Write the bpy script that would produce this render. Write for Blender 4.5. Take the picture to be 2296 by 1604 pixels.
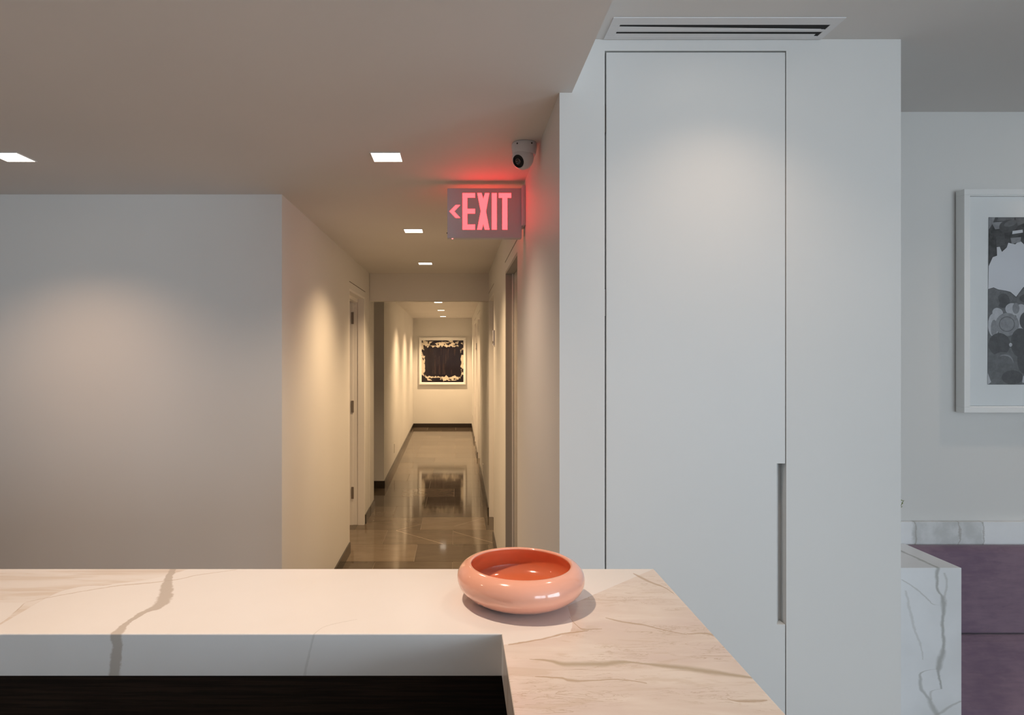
import bpy, bmesh, math, random
from mathutils import Vector, Matrix

random.seed(7)
for o in list(bpy.data.objects):
    bpy.data.objects.remove(o)
scene = bpy.context.scene
COL = scene.collection

# ------------------------------------------------------------------ camera, world, large lights, exposure
F = 1450.0            # focal length in pixels of the 2296 x 1604 frame
VX, VY = 1026.0, 791.0
EYE = 1.60
cam_d = bpy.data.cameras.new('camera')
cam = bpy.data.objects.new('camera', cam_d); COL.objects.link(cam)
cam.location = (0, 0, EYE); cam.rotation_euler = (math.pi/2, 0, 0)
cam_d.sensor_width = 36.0; cam_d.sensor_fit = 'HORIZONTAL'
cam_d.lens = 36.0*F/2296
cam_d.shift_x = (1148-VX)/2296
cam_d.shift_y = -(802-VY)/2296
cam_d.clip_start = 0.02
scene.camera = cam

world = bpy.data.worlds.new('world'); scene.world = world
world.use_nodes = True
world.node_tree.nodes['Background'].inputs[0].default_value = (0.62, 0.78, 1.0, 1)
world.node_tree.nodes['Background'].inputs[1].default_value = 1.0

WARM = (1.0, 0.68, 0.38)      # corridor lamps
SOFT = (1.0, 0.75, 0.55)      # lamps over the desk
SPOT_W = 75.0
def area_light(name, loc, rot, sx, sy, power, color):
    d = bpy.data.lights.new(name, 'AREA'); d.shape = 'RECTANGLE'; d.size = sx; d.size_y = sy
    d.energy = power; d.color = color
    o = bpy.data.objects.new(name, d); COL.objects.link(o); o.location = loc; o.rotation_euler = rot
    return o
DAY = (0.77, 0.895, 1.0)
# daylight standing in the two shop windows behind and to the right of the camera
area_light('window_daylight', (4.56, -2.4, 1.35), (math.radians(90), 0, math.radians(90)), 2.9, 2.0, 225, DAY)
area_light('shopfront_daylight', (3.1, -4.26, 1.35), (math.radians(90), 0, 0), 2.3, 2.0, 145, DAY)

vs = scene.view_settings
vs.view_transform = 'Standard'; vs.look = 'None'; vs.exposure = -0.55; vs.gamma = 1.0
vs.use_curve_mapping = False

# ------------------------------------------------------------------ helpers
def lin(r, g, b):
    f = lambda c: (c/255)/12.92 if c <= 10 else (((c/255)+0.055)/1.055)**2.4
    return (f(r), f(g), f(b), 1)

def mat(name, col, rough=0.5, metal=0.0, spec=0.5, coat=0.0, emit=None, estr=0.0, sheen=0.0):
    m = bpy.data.materials.new(name); m.use_nodes = True
    b = m.node_tree.nodes['Principled BSDF']
    b.inputs['Base Color'].default_value = col if len(col) == 4 else (*col, 1)
    b.inputs['Roughness'].default_value = rough
    b.inputs['Metallic'].default_value = metal
    b.inputs['Specular IOR Level'].default_value = spec
    b.inputs['Coat Weight'].default_value = coat
    b.inputs['Coat Roughness'].default_value = 0.05
    if sheen:
        b.inputs['Sheen Weight'].default_value = sheen
        b.inputs['Sheen Roughness'].default_value = 0.4
    if emit:
        b.inputs['Emission Color'].default_value = (*emit[:3], 1)
        b.inputs['Emission Strength'].default_value = estr
    return m

class NT:
    """small shader-node helper"""
    def __init__(s, m):
        s.t = m.node_tree; s.n = s.t.nodes; s.l = s.t.links; s.b = s.n['Principled BSDF']
    def new(s, kind, **kw):
        n = s.n.new(kind)
        for k, v in kw.items(): setattr(n, k, v)
        return n
    def put(s, sock, v):
        if hasattr(v, 'is_output'): s.l.new(v, sock)
        else: sock.default_value = v
    def math(s, op, a, b=0.0, c=None, clamp=False):
        n = s.new('ShaderNodeMath', operation=op, use_clamp=clamp)
        s.put(n.inputs[0], a); s.put(n.inputs[1], b)
        if c is not None: s.put(n.inputs[2], c)
        return n.outputs[0]
    def mix(s, f, a, b):
        n = s.new('ShaderNodeMix', data_type='RGBA')
        s.put(n.inputs[0], f); s.put(n.inputs[6], a); s.put(n.inputs[7], b)
        return n.outputs[2]
    def rng(s, v, a, b, c=0.0, d=1.0, smooth=True):
        n = s.new('ShaderNodeMapRange', interpolation_type='SMOOTHSTEP' if smooth else 'LINEAR')
        s.put(n.inputs[0], v); s.put(n.inputs[1], a); s.put(n.inputs[2], b); s.put(n.inputs[3], c); s.put(n.inputs[4], d)
        return n.outputs[0]
    def coords(s, kind='Object'):
        return s.new('ShaderNodeTexCoord').outputs[kind]
    def pos(s):
        return s.new('ShaderNodeNewGeometry').outputs['Position']
    def xyz(s, v):
        n = s.new('ShaderNodeSeparateXYZ'); s.l.new(v, n.inputs[0]); return n.outputs
    def scale(s, v, sc, loc=(0, 0, 0), rot=(0, 0, 0)):
        n = s.new('ShaderNodeMapping'); s.l.new(v, n.inputs[0])
        n.inputs['Scale'].default_value = sc; n.inputs['Location'].default_value = loc; n.inputs['Rotation'].default_value = rot
        return n.outputs[0]
    def noise(s, v, sc=5.0, det=4.0, rough=0.55, dist=0.0):
        n = s.new('ShaderNodeTexNoise'); s.l.new(v, n.inputs['Vector'])
        n.inputs['Scale'].default_value = sc; n.inputs['Detail'].default_value = det
        n.inputs['Roughness'].default_value = rough; n.inputs['Distortion'].default_value = dist
        return n.outputs[0]
    def curve(s, t, pts):
        n = s.new('ShaderNodeFloatCurve')
        c = n.mapping.curves[0]
        pts = sorted(pts)
        while len(c.points) < len(pts): c.points.new(0.5, 0.5)
        for p, (a, b) in zip(c.points, pts):
            p.location = (a, b); p.handle_type = 'AUTO_CLAMPED'
        n.mapping.update()
        s.put(n.inputs['Value'], t)
        return n.outputs[0]
    def path(s, u, pts):
        """value across as a function of u, through pts [(u, v)]; returns (v socket, t socket)"""
        u0, u1 = min(p[0] for p in pts), max(p[0] for p in pts)
        v0, v1 = min(p[1] for p in pts), max(p[1] for p in pts)
        dv = max(v1-v0, 1e-5)
        t = s.math('DIVIDE', s.math('SUBTRACT', u, u0), u1-u0)
        c = s.curve(s.math('MINIMUM', s.math('MAXIMUM', t, 0.0), 1.0), [((p[0]-u0)/(u1-u0), (p[1]-v0)/dv) for p in pts])
        return s.math('MULTIPLY_ADD', c, dv, v0), t
    def vein(s, u, v, pts, soft=0.5, nz=None, namp=0.0):
        """pts [(u, v, half width)]: mask of a vein running along u"""
        if nz is not None: v = s.math('ADD', v, s.math('MULTIPLY', s.math('SUBTRACT', nz, 0.5), namp))
        p, t = s.path(u, [(a, b) for a, b, w in pts])
        wm = max(w for a, b, w in pts)
        u0, u1 = min(q[0] for q in pts), max(q[0] for q in pts)
        w = s.math('MULTIPLY', s.curve(s.math('MINIMUM', s.math('MAXIMUM', t, 0.0), 1.0), [((a-u0)/(u1-u0), w/wm) for a, b, w in pts]), wm)
        d = s.math('ABSOLUTE', s.math('SUBTRACT', v, p))
        q = s.math('DIVIDE', d, s.math('MAXIMUM', w, 1e-5))
        m = s.rng(q, 1.0-soft, 1.0+soft, 1.0, 0.0)
        inside = s.math('MULTIPLY', s.math('GREATER_THAN', t, -0.002), s.math('LESS_THAN', t, 1.002))
        return s.math('MULTIPLY', m, inside)
    def bump(s, h, strength=0.2, dist=0.01):
        n = s.new('ShaderNodeBump'); n.inputs['Strength'].default_value = strength; n.inputs['Distance'].default_value = dist
        s.l.new(h, n.inputs['Height']); s.l.new(n.outputs[0], s.b.inputs['Normal'])
    def color(s, v): s.l.new(v, s.b.inputs['Base Color'])

def bx(bm, x0, x1, y0, y1, z0, z1):
    v = [bm.verts.new(p) for p in ((x0,y0,z0),(x1,y0,z0),(x1,y1,z0),(x0,y1,z0),(x0,y0,z1),(x1,y0,z1),(x1,y1,z1),(x0,y1,z1))]
    for f in ((3,2,1,0),(4,5,6,7),(0,1,5,4),(1,2,6,5),(2,3,7,6),(3,0,4,7)):
        bm.faces.new([v[i] for i in f])

def prism(bm, pts, lo, hi, axis):
    """extrude a 2-D outline between lo and hi along axis; outline is in the two other axes, in order"""
    def P(a, b, c):
        return {'x': (c, a, b), 'y': (a, c, b), 'z': (a, b, c)}[axis]
    A = [bm.verts.new(P(a, b, lo)) for a, b in pts]
    B = [bm.verts.new(P(a, b, hi)) for a, b in pts]
    n = len(pts)
    bm.faces.new(A); bm.faces.new(B[::-1])
    for i in range(n):
        bm.faces.new((A[i], B[i], B[(i+1) % n], A[(i+1) % n]))

def lathe(bm, prof, n=48, closed=False):
    rings = []
    for r, z in prof:
        if r < 1e-6: rings.append([bm.verts.new((0, 0, z))])
        else: rings.append([bm.verts.new((r*math.cos(2*math.pi*i/n), r*math.sin(2*math.pi*i/n), z)) for i in range(n)])
    for a, b in zip(rings, rings[1:]):
        for i in range(n):
            j = (i+1) % n
            q = [a[i % len(a)], a[j % len(a)], b[j % len(b)], b[i % len(b)]]
            u = []
            for x in q:
                if x not in u: u.append(x)
            if len(u) > 2: bm.faces.new(u)

def cyl(bm, p0, p1, r0, r1=None, n=16):
    r1 = r0 if r1 is None else r1
    p0, p1 = Vector(p0), Vector(p1); d = (p1-p0).normalized()
    a = d.orthogonal().normalized(); b = d.cross(a)
    A = [bm.verts.new(p0+(a*math.cos(t)+b*math.sin(t))*r0) for t in [2*math.pi*i/n for i in range(n)]]
    B = [bm.verts.new(p1+(a*math.cos(t)+b*math.sin(t))*r1) for t in [2*math.pi*i/n for i in range(n)]]
    bm.faces.new(A[::-1]); bm.faces.new(B)
    for i in range(n): bm.faces.new((A[i], A[(i+1) % n], B[(i+1) % n], B[i]))

def obj(name, bm, m, parent=None, bevel=0.0, seg=2, smooth=False):
    bmesh.ops.recalc_face_normals(bm, faces=bm.faces)
    me = bpy.data.meshes.new(name); bm.to_mesh(me); bm.free()
    o = bpy.data.objects.new(name, me); COL.objects.link(o)
    for x in (m if isinstance(m, (list, tuple)) else [m]): me.materials.append(x)
    if parent: o.parent = parent
    if bevel:
        md = o.modifiers.new('bevel', 'BEVEL'); md.width = bevel; md.segments = seg; md.limit_method = 'ANGLE'
        md.harden_normals = False
    if smooth:
        for p in me.polygons: p.use_smooth = True
    return o

def boxes(name, lst, m, parent=None, bevel=0.0, seg=2):
    bm = bmesh.new()
    for b in lst: bx(bm, *b)
    return obj(name, bm, m, parent, bevel, seg)

def struct(o, label=None, cat=None):
    o['kind'] = 'structure'
    if label: o['label'] = label
    if cat: o['category'] = cat
    return o

def tag(o, label, cat, group=None):
    o['label'] = label; o['category'] = cat
    if group: o['group'] = group
    return o

def empty(name, loc=(0, 0, 0)):
    o = bpy.data.objects.new(name, None); COL.objects.link(o); o.location = loc; o.empty_display_size = 0.05
    return o

def local(o):
    """re-express a freshly built world-space part in its parent's frame"""
    if o.parent: o.matrix_parent_inverse = Matrix.Translation(-Vector(o.parent.location))
    return o

# ------------------------------------------------------------------ main measures (metres; x right, y away from the camera, z up)
ZC = 2.378          # lower ceiling
ZU = 2.538          # upper ceiling
ZF = 2.333          # ceiling of the far corridor
XL, XR = -0.864, 0.305          # corridor walls
YL = 3.18           # front of the left wall
YR = 1.935          # front of the closet wall
YW = 2.519          # wall of the seating niche
XE = 1.3265         # right end of the closet wall
XS = 0.342          # ceiling step
YH = 6.34           # header in the corridor
YE = 13.81          # end wall
DT = 2.115          # top of the door openings

# ------------------------------------------------------------------ materials
def paint(name, c, rough=0.55):
    m = mat(name, c, rough, spec=0.3); n = NT(m)
    big = n.noise(n.pos(), 1.3, 1, 0.5)
    n.color(n.mix(n.rng(big, 0.3, 0.7), c, tuple(x*0.96 for x in c[:3])+(1,)))
    return m
M_wall = paint('wall_paint', (0.765, 0.755, 0.735, 1))
M_ceil = paint('ceiling_paint', (0.76, 0.74, 0.72, 1), 0.7)
M_door = paint('door_paint', (0.755, 0.75, 0.735, 1), 0.40)
M_trimw = paint('frame_paint', (0.88, 0.86, 0.84, 1), 0.35)
M_grey = paint('grey_frame_paint', (0.40, 0.39, 0.37, 1), 0.3)
M_base = mat('dark_stone_baseboard', (0.035, 0.027, 0.021), 0.22)
M_dark = mat('flat_dark', (0.012, 0.012, 0.012), 0.8)
M_hinge = mat('bronze_hinge', (0.13, 0.11, 0.10), 0.35, 0.8)
M_nickel = mat('satin_nickel', (0.30, 0.26, 0.23), 0.4, 0.5)
M_white_metal = mat('white_enamel', (0.78, 0.78, 0.79), 0.35)
M_plastic = mat('white_plastic', (0.76, 0.74, 0.70), 0.35)
M_lamp = mat('lamp_glow', (1, 1, 1), 0.5, emit=(1.0, 0.86, 0.70), estr=9.0)

# floor tiles
M_tile = mat('brown_stone_tile', (0.09, 0.068, 0.05), 0.05, spec=0.22)
def build_tile(m, grid=False):
    n = NT(m); p = n.pos(); s = n.xyz(p)
    nz = n.noise(n.scale(p, (3.0, 7.0, 1.0)), 1.6, 6, 0.6, 0.3)
    oc = n.new('ShaderNodeObjectInfo').outputs['Color']
    base = n.mix(n.rng(nz, 0.25, 0.75), (0.098, 0.078, 0.058, 1), (0.125, 0.100, 0.076, 1))
    if not grid:
        mul = n.new('ShaderNodeMix', data_type='RGBA', blend_type='MULTIPLY'); mul.inputs[0].default_value = 1.0
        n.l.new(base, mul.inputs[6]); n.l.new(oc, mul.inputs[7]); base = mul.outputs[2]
    fine = n.noise(n.scale(p, (6.0, 26.0, 1.0), rot=(0, 0, 0.12)), 3.0, 5, 0.6, 1.4)
    thin = n.rng(n.math('ABSOLUTE', n.math('SUBTRACT', fine, 0.5)), 0.0, 0.008, 1.0, 0.0)
    gate = n.rng(n.noise(p, 1.7, 2), 0.52, 0.66)
    base = n.mix(n.math('MULTIPLY', n.math('MULTIPLY', thin, gate), 0.25), base, (0.34, 0.28, 0.21, 1))
    nj = n.noise(p, 30, 3)
    for a, b, w in (((-0.553, 5.815), (-0.123, 5.408), 0.0045), ((-0.553, 5.815), (-0.341, 6.026), 0.003),
                    ((-0.035, 5.775), (0.295, 5.44), 0.0042), ((-0.03, 5.955), (0.277, 6.287), 0.003)):
        msk = n.vein(s[0], s[1], [(a[0], a[1], w), ((a[0]+b[0])/2, (a[1]+b[1])/2, w*0.8), (b[0], b[1], w)], 0.5, nj, 0.010)
        base = n.mix(n.math('MULTIPLY', msk, 0.75), base, (0.48, 0.38, 0.27, 1))
    n.color(base)
    n.l.new(n.rng(nz, 0.2, 0.8, 0.055, 0.08), n.b.inputs['Roughness'])
build_tile(M_tile)
M_grout = mat('pale_grout', (0.25, 0.20, 0.15), 0.5)

# ------------------------------------------------------------------ setting: floor
floor = struct(boxes('floor', [(-4.2, 4.5, -4.2, 3.3, -0.12, -0.004), (-2.3, 0.46, 3.3, 13.95, -0.12, -0.004)], M_grout))
TW, TD, GAP = 0.590, 0.444, 0.0030
def tile_row_bounds(k):   # rows counted away from the counter; joints at y = 5.40 + k*TD
    return 5.395 + k*TD, 5.395 + (k+1)*TD
full = None
for k in range(-5, 19):
    y0, y1 = tile_row_bounds(k)
    off = -0.63 if k % 2 == 0 else -0.335
    lo = -2.2 if (y1 > 6.66 and y0 < 7.63) else (-1.0 if y1 < 7.5 else -0.95)
    hi = XR+0.05 if y1 < 13 else XR
    y1 = min(y1, YE-0.001)
    if y0 >= y1: continue
    for j in range(-4, 4):
        x0, x1 = off+j*TW, off+(j+1)*TW
        a, b = max(x0, lo), min(x1, hi)
        if b-a < 0.03: continue
        bm = bmesh.new()
        w, d = b-a-GAP, y1-y0-GAP
        bx(bm, -w/2, w/2, -d/2, d/2, -0.01, 0.0)
        t = obj('tile', bm, M_tile, floor)
        t.location = ((a+b)/2, (y0+y1)/2, 0)
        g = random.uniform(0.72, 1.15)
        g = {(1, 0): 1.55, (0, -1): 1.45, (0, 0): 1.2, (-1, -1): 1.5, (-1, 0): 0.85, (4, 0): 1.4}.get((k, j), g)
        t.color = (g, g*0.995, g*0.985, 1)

# ------------------------------------------------------------------ setting: walls and ceilings
struct(boxes('ceiling', [(-4.2, XS, -4.2, YL, ZC, 2.80), (XL-0.15, XR+0.15, YL, YH, ZC, 2.80), ], M_ceil),
       'lower plaster ceiling over the desk and corridor', 'ceiling')
struct(boxes('ceiling_upper', [(XS, 4.5, -4.2, YR, ZU, 2.80), (XE, 4.5, YR, YW+0.1, ZU, 2.80)], M_ceil),
       'higher plaster ceiling in front of the closet', 'ceiling')
struct(boxes('ceiling_corridor', [(-2.3, XR+0.15, YH+0.12, YE+0.1, ZF, 2.80)], M_ceil),
       'ceiling of the far corridor', 'ceiling')
struct(boxes('wall_left', [(-4.2, XL, YL, YL+0.14, 0, ZC)], M_wall), 'broad blank wall left of the corridor', 'wall')
# corridor, left side
D2a, D2b = 5.16, 6.03
struct(boxes('wall_corridor_left', [(XL-0.147, XL, YL+0.14, D2a, 0, ZC), (XL-0.147, XL, D2a, D2b, DT, ZC),
                                    (XL-0.147, XL, D2b, YH, 0, ZC), (XL-0.147, XL+0.002, YH, 6.66, 0, ZC)], M_wall),
       'left wall of the corridor', 'wall')
bm = bmesh.new()
prism(bm, [(-0.868, 7.63), (-0.948, YE), (-1.10, YE), (-1.10, 7.78), (-2.2, 7.78), (-2.2, 7.63)], 0, ZF, 'z')
struct(obj('wall_corridor_left_far', bm, M_wall), 'left wall of the far corridor', 'wall')
struct(boxes('wall_side_passage', [(-2.3, -2.2, 6.5, 7.78, 0, ZF), (-2.2, XL-0.147, 6.54, 6.66, 0, ZF)], M_wall), 'walls of the dim side passage', 'wall')
struct(boxes('wall_end', [(-1.1, XR+0.15, YE, YE+0.1, 0, ZF)], M_wall), 'yellow lit wall at the end of the corridor', 'wall')
struct(boxes('wall_header', [(XL, XR, YH, YH+0.12, 2.107, 2.80)], M_wall), 'dropped header across the corridor', 'wall')
# corridor, right side with four door openings
ROPEN = [(3.30, 4.13), (5.46, 6.31), (8.84, 9.80), (10.75, 11.65)]
lst = []; y = YR+0.16
for a, b in ROPEN:
    lst.append((XR, XR+0.135, y, a, 0, ZC)); lst.append((XR, XR+0.135, a, b, DT, ZC)); y = b
lst.append((XR, XR+0.135, y, YE, 0, ZC))
struct(boxes('wall_corridor_right', lst, M_wall), 'right wall of the corridor with doors', 'wall')
# closet wall (faces the camera)
CX0, CX1, CZ = 0.4404, 0.9835, 2.5035
struct(boxes('wall_right', [(XR, CX0, YR, YR+0.16, 0, ZU), (CX1, XE, YR, YR+0.16, 0, ZU), (CX0, CX1, YR, YR+0.16, CZ, ZU),
                            (XE-0.14, XE, YR+0.16, YW, 0, ZU)], M_wall), 'pale wall holding the closet door', 'wall')
struct(boxes('wall_niche', [(XE-0.14, 4.5, YW, YW+0.12, 0, ZU)], M_wall), 'wall behind the purple seating', 'wall')
# closet interior and outer room shell
struct(boxes('wall_closet_inside', [(XR+0.14, XE-0.14, 2.45, 2.5, 0, ZU)], M_wall), 'inside of the closet', 'wall')
struct(boxes('wall_room_side', [(-4.32, -4.2, -4.2, YL, 0, 2.8)], M_wall), 'side wall of the room', 'wall')
WA, WB, WZ0, WZ1 = -3.9, -0.9, 0.3, 2.4
struct(boxes('wall_room_window_side', [(4.5, 4.62, -4.2, WA, 0, 2.8), (4.5, 4.62, WB, YW+0.1, 0, 2.8), (4.5, 4.62, WA, WB, 0, WZ0), (4.5, 4.62, WA, WB, WZ1, 2.8)], M_wall),
       'side wall of the room holding the window', 'wall')
BA, BB = 1.9, 4.3
struct(boxes('wall_back', [(-4.32, BA, -4.32, -4.2, 0, 2.8), (BB, 4.62, -4.32, -4.2, 0, 2.8), (BA, BB, -4.32, -4.2, 0, WZ0), (BA, BB, -4.32, -4.2, WZ1, 2.8)], M_wall), 'wall behind the camera', 'wall')
win = empty('window_1', (4.5, -2.4, WZ0)); struct(win, 'shop window behind the camera', 'window')
local(boxes('window_frame', [(4.5, 4.54, WA, WA+0.06, WZ0, WZ1), (4.5, 4.54, WB-0.06, WB, WZ0, WZ1), (4.5, 4.54, WA, WB, WZ0, WZ0+0.06),
     (4.5, 4.54, WA, WB, WZ1-0.06, WZ1), (4.5, 4.54, -2.43, -2.37, WZ0, WZ1)], M_hinge, win))

win2 = empty('window_2', (3.1, -4.2, WZ0)); struct(win2, 'second shop window behind the camera', 'window')
local(boxes('window_frame', [(BA, BA+0.06, -4.24, -4.2, WZ0, WZ1), (BB-0.06, BB, -4.24, -4.2, WZ0, WZ1), (BA, BB, -4.24, -4.2, WZ0, WZ0+0.06),
     (BA, BB, -4.24, -4.2, WZ1-0.06, WZ1), (3.07, 3.13, -4.24, -4.2, WZ0, WZ1)], M_hinge, win2))

# baseboards
BH, BT = 0.086, 0.011
def base(name, lst): return struct(boxes(name, lst, M_base), 'dark stone baseboard', 'baseboard')
base('baseboard_left', [(-4.2, XL+BT, YL-BT, YL, 0, BH), (XL, XL+BT, YL, D2a, 0, BH), (XL, XL+BT, D2b+0.005, YH-0.01, 0, BH), (XL+0.002, XL+0.002+BT, YH, 6.66, 0, BH)])
bm = bmesh.new()
prism(bm, [(-0.868+BT, 7.63-BT), (-0.948+BT, YE-BT), (-0.948, YE-BT), (-0.868, 7.63), (-2.2, 7.63), (-2.2, 7.63-BT)], 0, BH, 'z')
struct(obj('baseboard_left_far', bm, M_base), 'dark stone baseboard', 'baseboard')
base('baseboard_end', [(-0.948, XR, YE-BT, YE, 0, BH)])
rb = []; y = YR
for a, b in ROPEN: rb.append((XR-BT, XR, y, a-0.004, 0, BH)); y = b+0.004
rb.append((XR-BT, XR, y, YE-BT, 0, BH))
base('baseboard_right', rb)
base('baseboard_closet', [(XR, CX0-0.006, YR-BT, YR, 0, BH), (CX1+0.006, XE, YR-BT, YR, 0, BH)])

# shadow of the thin reveals above the corridor doors, put in as dark strips
def reveal(name, x, y0, y1, z):
    struct(boxes(name, [(x-0.0012, x+0.0012, y0, y1, z, z+0.006)], M_hinge), 'thin dark strip for the reveal shadow above a corridor door', 'trim')
reveal('trim_1', XL, D2a, D2b+0.02, 2.165)
for i, (a, b) in enumerate(ROPEN): reveal('trim_%d' % (i+2), XR, a-0.03, b+0.02, 2.176)

# ------------------------------------------------------------------ doors
# closet door with a finger pull notched into its edge
cd = empty('door_1', ((CX0+CX1)/2, YR, 0)); struct(cd, 'tall flush closet door with a notched finger pull', 'door')
g = 0.0045
NX, NZ0, NZ1 = 0.9555, 0.786, 1.2677
bm = bmesh.new()
prism(bm, [(CX0+g, 0.012), (CX1-0.003, 0.012), (CX1-0.003, NZ0), (NX, NZ0), (NX, NZ1), (CX1-0.003, NZ1), (CX1-0.003, CZ-g), (CX0+g, CZ-g)], YR, YR+0.030, 'y')
local(obj('door_panel', bm, M_door, cd, 0.0012))
bm = bmesh.new()      # bevelled back of the notch
prism(bm, [(NX-0.002, YR+0.006), (NX+0.0165, YR+0.026), (NX+0.0165, YR+0.030), (NX-0.002, YR+0.030)], NZ0, NZ1, 'z')
local(obj('finger_pull', bm, M_door, cd))
local(boxes('jamb', [(CX0-0.002, CX0+0.02, YR+0.034, YR+0.15, 0.012, CZ), (CX1-0.02, CX1+0.002, YR+0.034, YR+0.15, 0.012, CZ), (CX0, CX1, YR+0.034, YR+0.15, CZ-0.02, CZ+0.002)], M_door, cd))
for zz in (2.30, 1.75, 0.35):
    local(boxes('hinge', [(CX0+0.0003, CX0+g-0.0003, YR+0.004, YR+0.03, zz-0.04, zz+0.04)], M_hinge, cd))

# left corridor door, standing open into the room; its far jamb faces us with three hinges
ld = empty('door_2', (XL, (D2a+D2b)/2, 0)); struct(ld, 'open white door on the left of the corridor, hinges showing', 'door')
J = XL-0.147
local(boxes('jamb', [(XL-0.062, XL, D2b-0.035, D2b, 0, DT), (XL-0.105, XL-0.062, D2b-0.031, D2b, 0, DT), (J, XL-0.105, D2b-0.035, D2b, 0, DT),
                     (J, XL, D2a, D2a+0.02, 0, DT), (J, XL, D2a+0.02, D2b-0.022, DT-0.02, DT)], M_trimw, ld, 0.0015))
local(boxes('head_stop', [(XL-0.105, XL-0.062, D2a+0.02, D2b-0.035, DT-0.05, DT-0.02)], M_trimw, ld))
for zz in (1.92, 1.10, 0.30):
    local(boxes('hinge', [(XL-0.121, XL-0.098, D2b-0.040, D2b-0.0351, zz-0.055, zz+0.055)], M_nickel, ld, 0.001))
local(boxes('door_leaf', [(J-0.86, J-0.004, D2b-0.012, D2b+0.026, 0.01, DT-0.02)], M_trimw, ld, 0.002))
struct(boxes('wall_office', [(-2.2, -2.1, 4.6, 6.52, 0, ZC), (-2.2, J, 4.6, 4.7, 0, ZC), (-2.2, J, 6.44, 6.53, 0, ZC), (-2.2, J, 4.7, 6.44, ZC-0.05, ZC)], M_wall), 'walls of the office beyond the open door', 'wall')

# right corridor doors: closed leaves set back in their frames
RM = [M_grey, M_trimw, M_trimw, M_trimw]
DL = ['grey framed closed door nearest on the right of the corridor', 'white framed closed door just before the corridor header',
      'white framed door past the header on the right', 'furthest closed door on the right of the corridor']
for i, (a, b) in enumerate(ROPEN):
    d = empty('door_%d' % (i+3), (XR, (a+b)/2, 0)); struct(d, DL[i], 'door')
    local(boxes('jamb', [(XR+0.001, XR+0.13, a, a+0.012, 0, DT), (XR+0.001, XR+0.13, b-0.02, b, 0, DT), (XR+0.001, XR+0.13, a+0.012, b-0.02, DT-0.015, DT)], RM[i], d, 0.001))
    local(boxes('door_leaf', [(XR+0.052, XR+0.09, a+0.014, b-0.026, 0.006, DT-0.018)], mat('lacquered_leaf_%d' % i, (0.52, 0.50, 0.47) if i == 0 else (0.74, 0.73, 0.70), 0.16), d, 0.0015))
    local(boxes('stop', [(XR+0.040, XR+0.050, b-0.030, b-0.0205, 0.0, DT-0.016)], M_trimw, d))
    bm = bmesh.new(); cyl(bm, (XR+0.052, a+0.075, 1.0), (XR+0.022, a+0.075, 1.0), 0.010); cyl(bm, (XR+0.026, a+0.07, 1.0), (XR+0.026, a+0.18, 1.0), 0.008)
    local(obj('handle', bm, M_hinge, d, smooth=False))

# ------------------------------------------------------------------ recessed ceiling lights
def downlight(x, y, z, label, power=SPOT_W, s=0.113, cone=124, blend=1.0, col=WARM):
    t = empty('ceiling_light', (x, y, z)); tag(t, label, 'ceiling light', 'square recessed ceiling lights')
    bm = bmesh.new(); bx(bm, -s/2, s/2, -s/2, s/2, -0.0022, -0.0004)
    obj('diffuser', bm, M_lamp, t)
    bm = bmesh.new(); e = s/2+0.004
    bx(bm, -e, e, -e, -s/2, -0.003, -0.0003); bx(bm, -e, e, s/2, e, -0.003, -0.0003)
    bx(bm, -e, -s/2, -s/2, s/2, -0.003, -0.0003); bx(bm, s/2, e, -s/2, s/2, -0.003, -0.0003)
    obj('trim_ring', bm, M_ceil, t)
    ld = bpy.data.lights.new('downlight_lamp', 'SPOT'); ld.energy = power; ld.color = col
    ld.spot_size = math.radians(cone); ld.spot_blend = blend; ld.shadow_soft_size = 0.03
    lo = bpy.data.objects.new('downlight_lamp', ld); COL.objects.link(lo); lo.location = (0, 0, -0.012); lo.parent = t
    return t
XC = -0.281
downlight(XC, 2.569, ZC, 'square recessed ceiling light nearest the camera dome, left of it', 75, col=SOFT)
downlight(-1.77, 2.569, ZC, 'square recessed ceiling light cut by the left edge of the photo', 62, col=(1.0, 0.64, 0.41))
downlight(XC, 4.124, ZC, 'square recessed ceiling light just left of the lit exit sign', 165)
downlight(XC, 5.640, ZC, 'square recessed ceiling light just before the corridor header', 205)
downlight(-0.281, 9.41, ZF, 'first recessed ceiling light beyond the corridor header', 270)
downlight(-0.287, 11.19, ZF, 'middle one of the three recessed ceiling lights beyond the header', 285)
downlight(-0.294, 13.10, ZF, 'recessed ceiling light closest to the picture at the corridor end', 310)
downlight(0.77, 1.60, ZU, 'recessed ceiling light above the closet door, just out of view', 17, cone=118, col=SOFT)
downlight(2.45, 2.08, ZU, 'recessed ceiling light over the mauve bench, out of view', 17, col=SOFT)
downlight(XC, 1.07, ZC, 'recessed ceiling light right above the marble countertop, out of view', 76, col=SOFT)
downlight(-1.77, 1.07, ZC, 'recessed ceiling light above the left end of the countertop, out of view', 68, col=(1.0, 0.72, 0.51))

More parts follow.
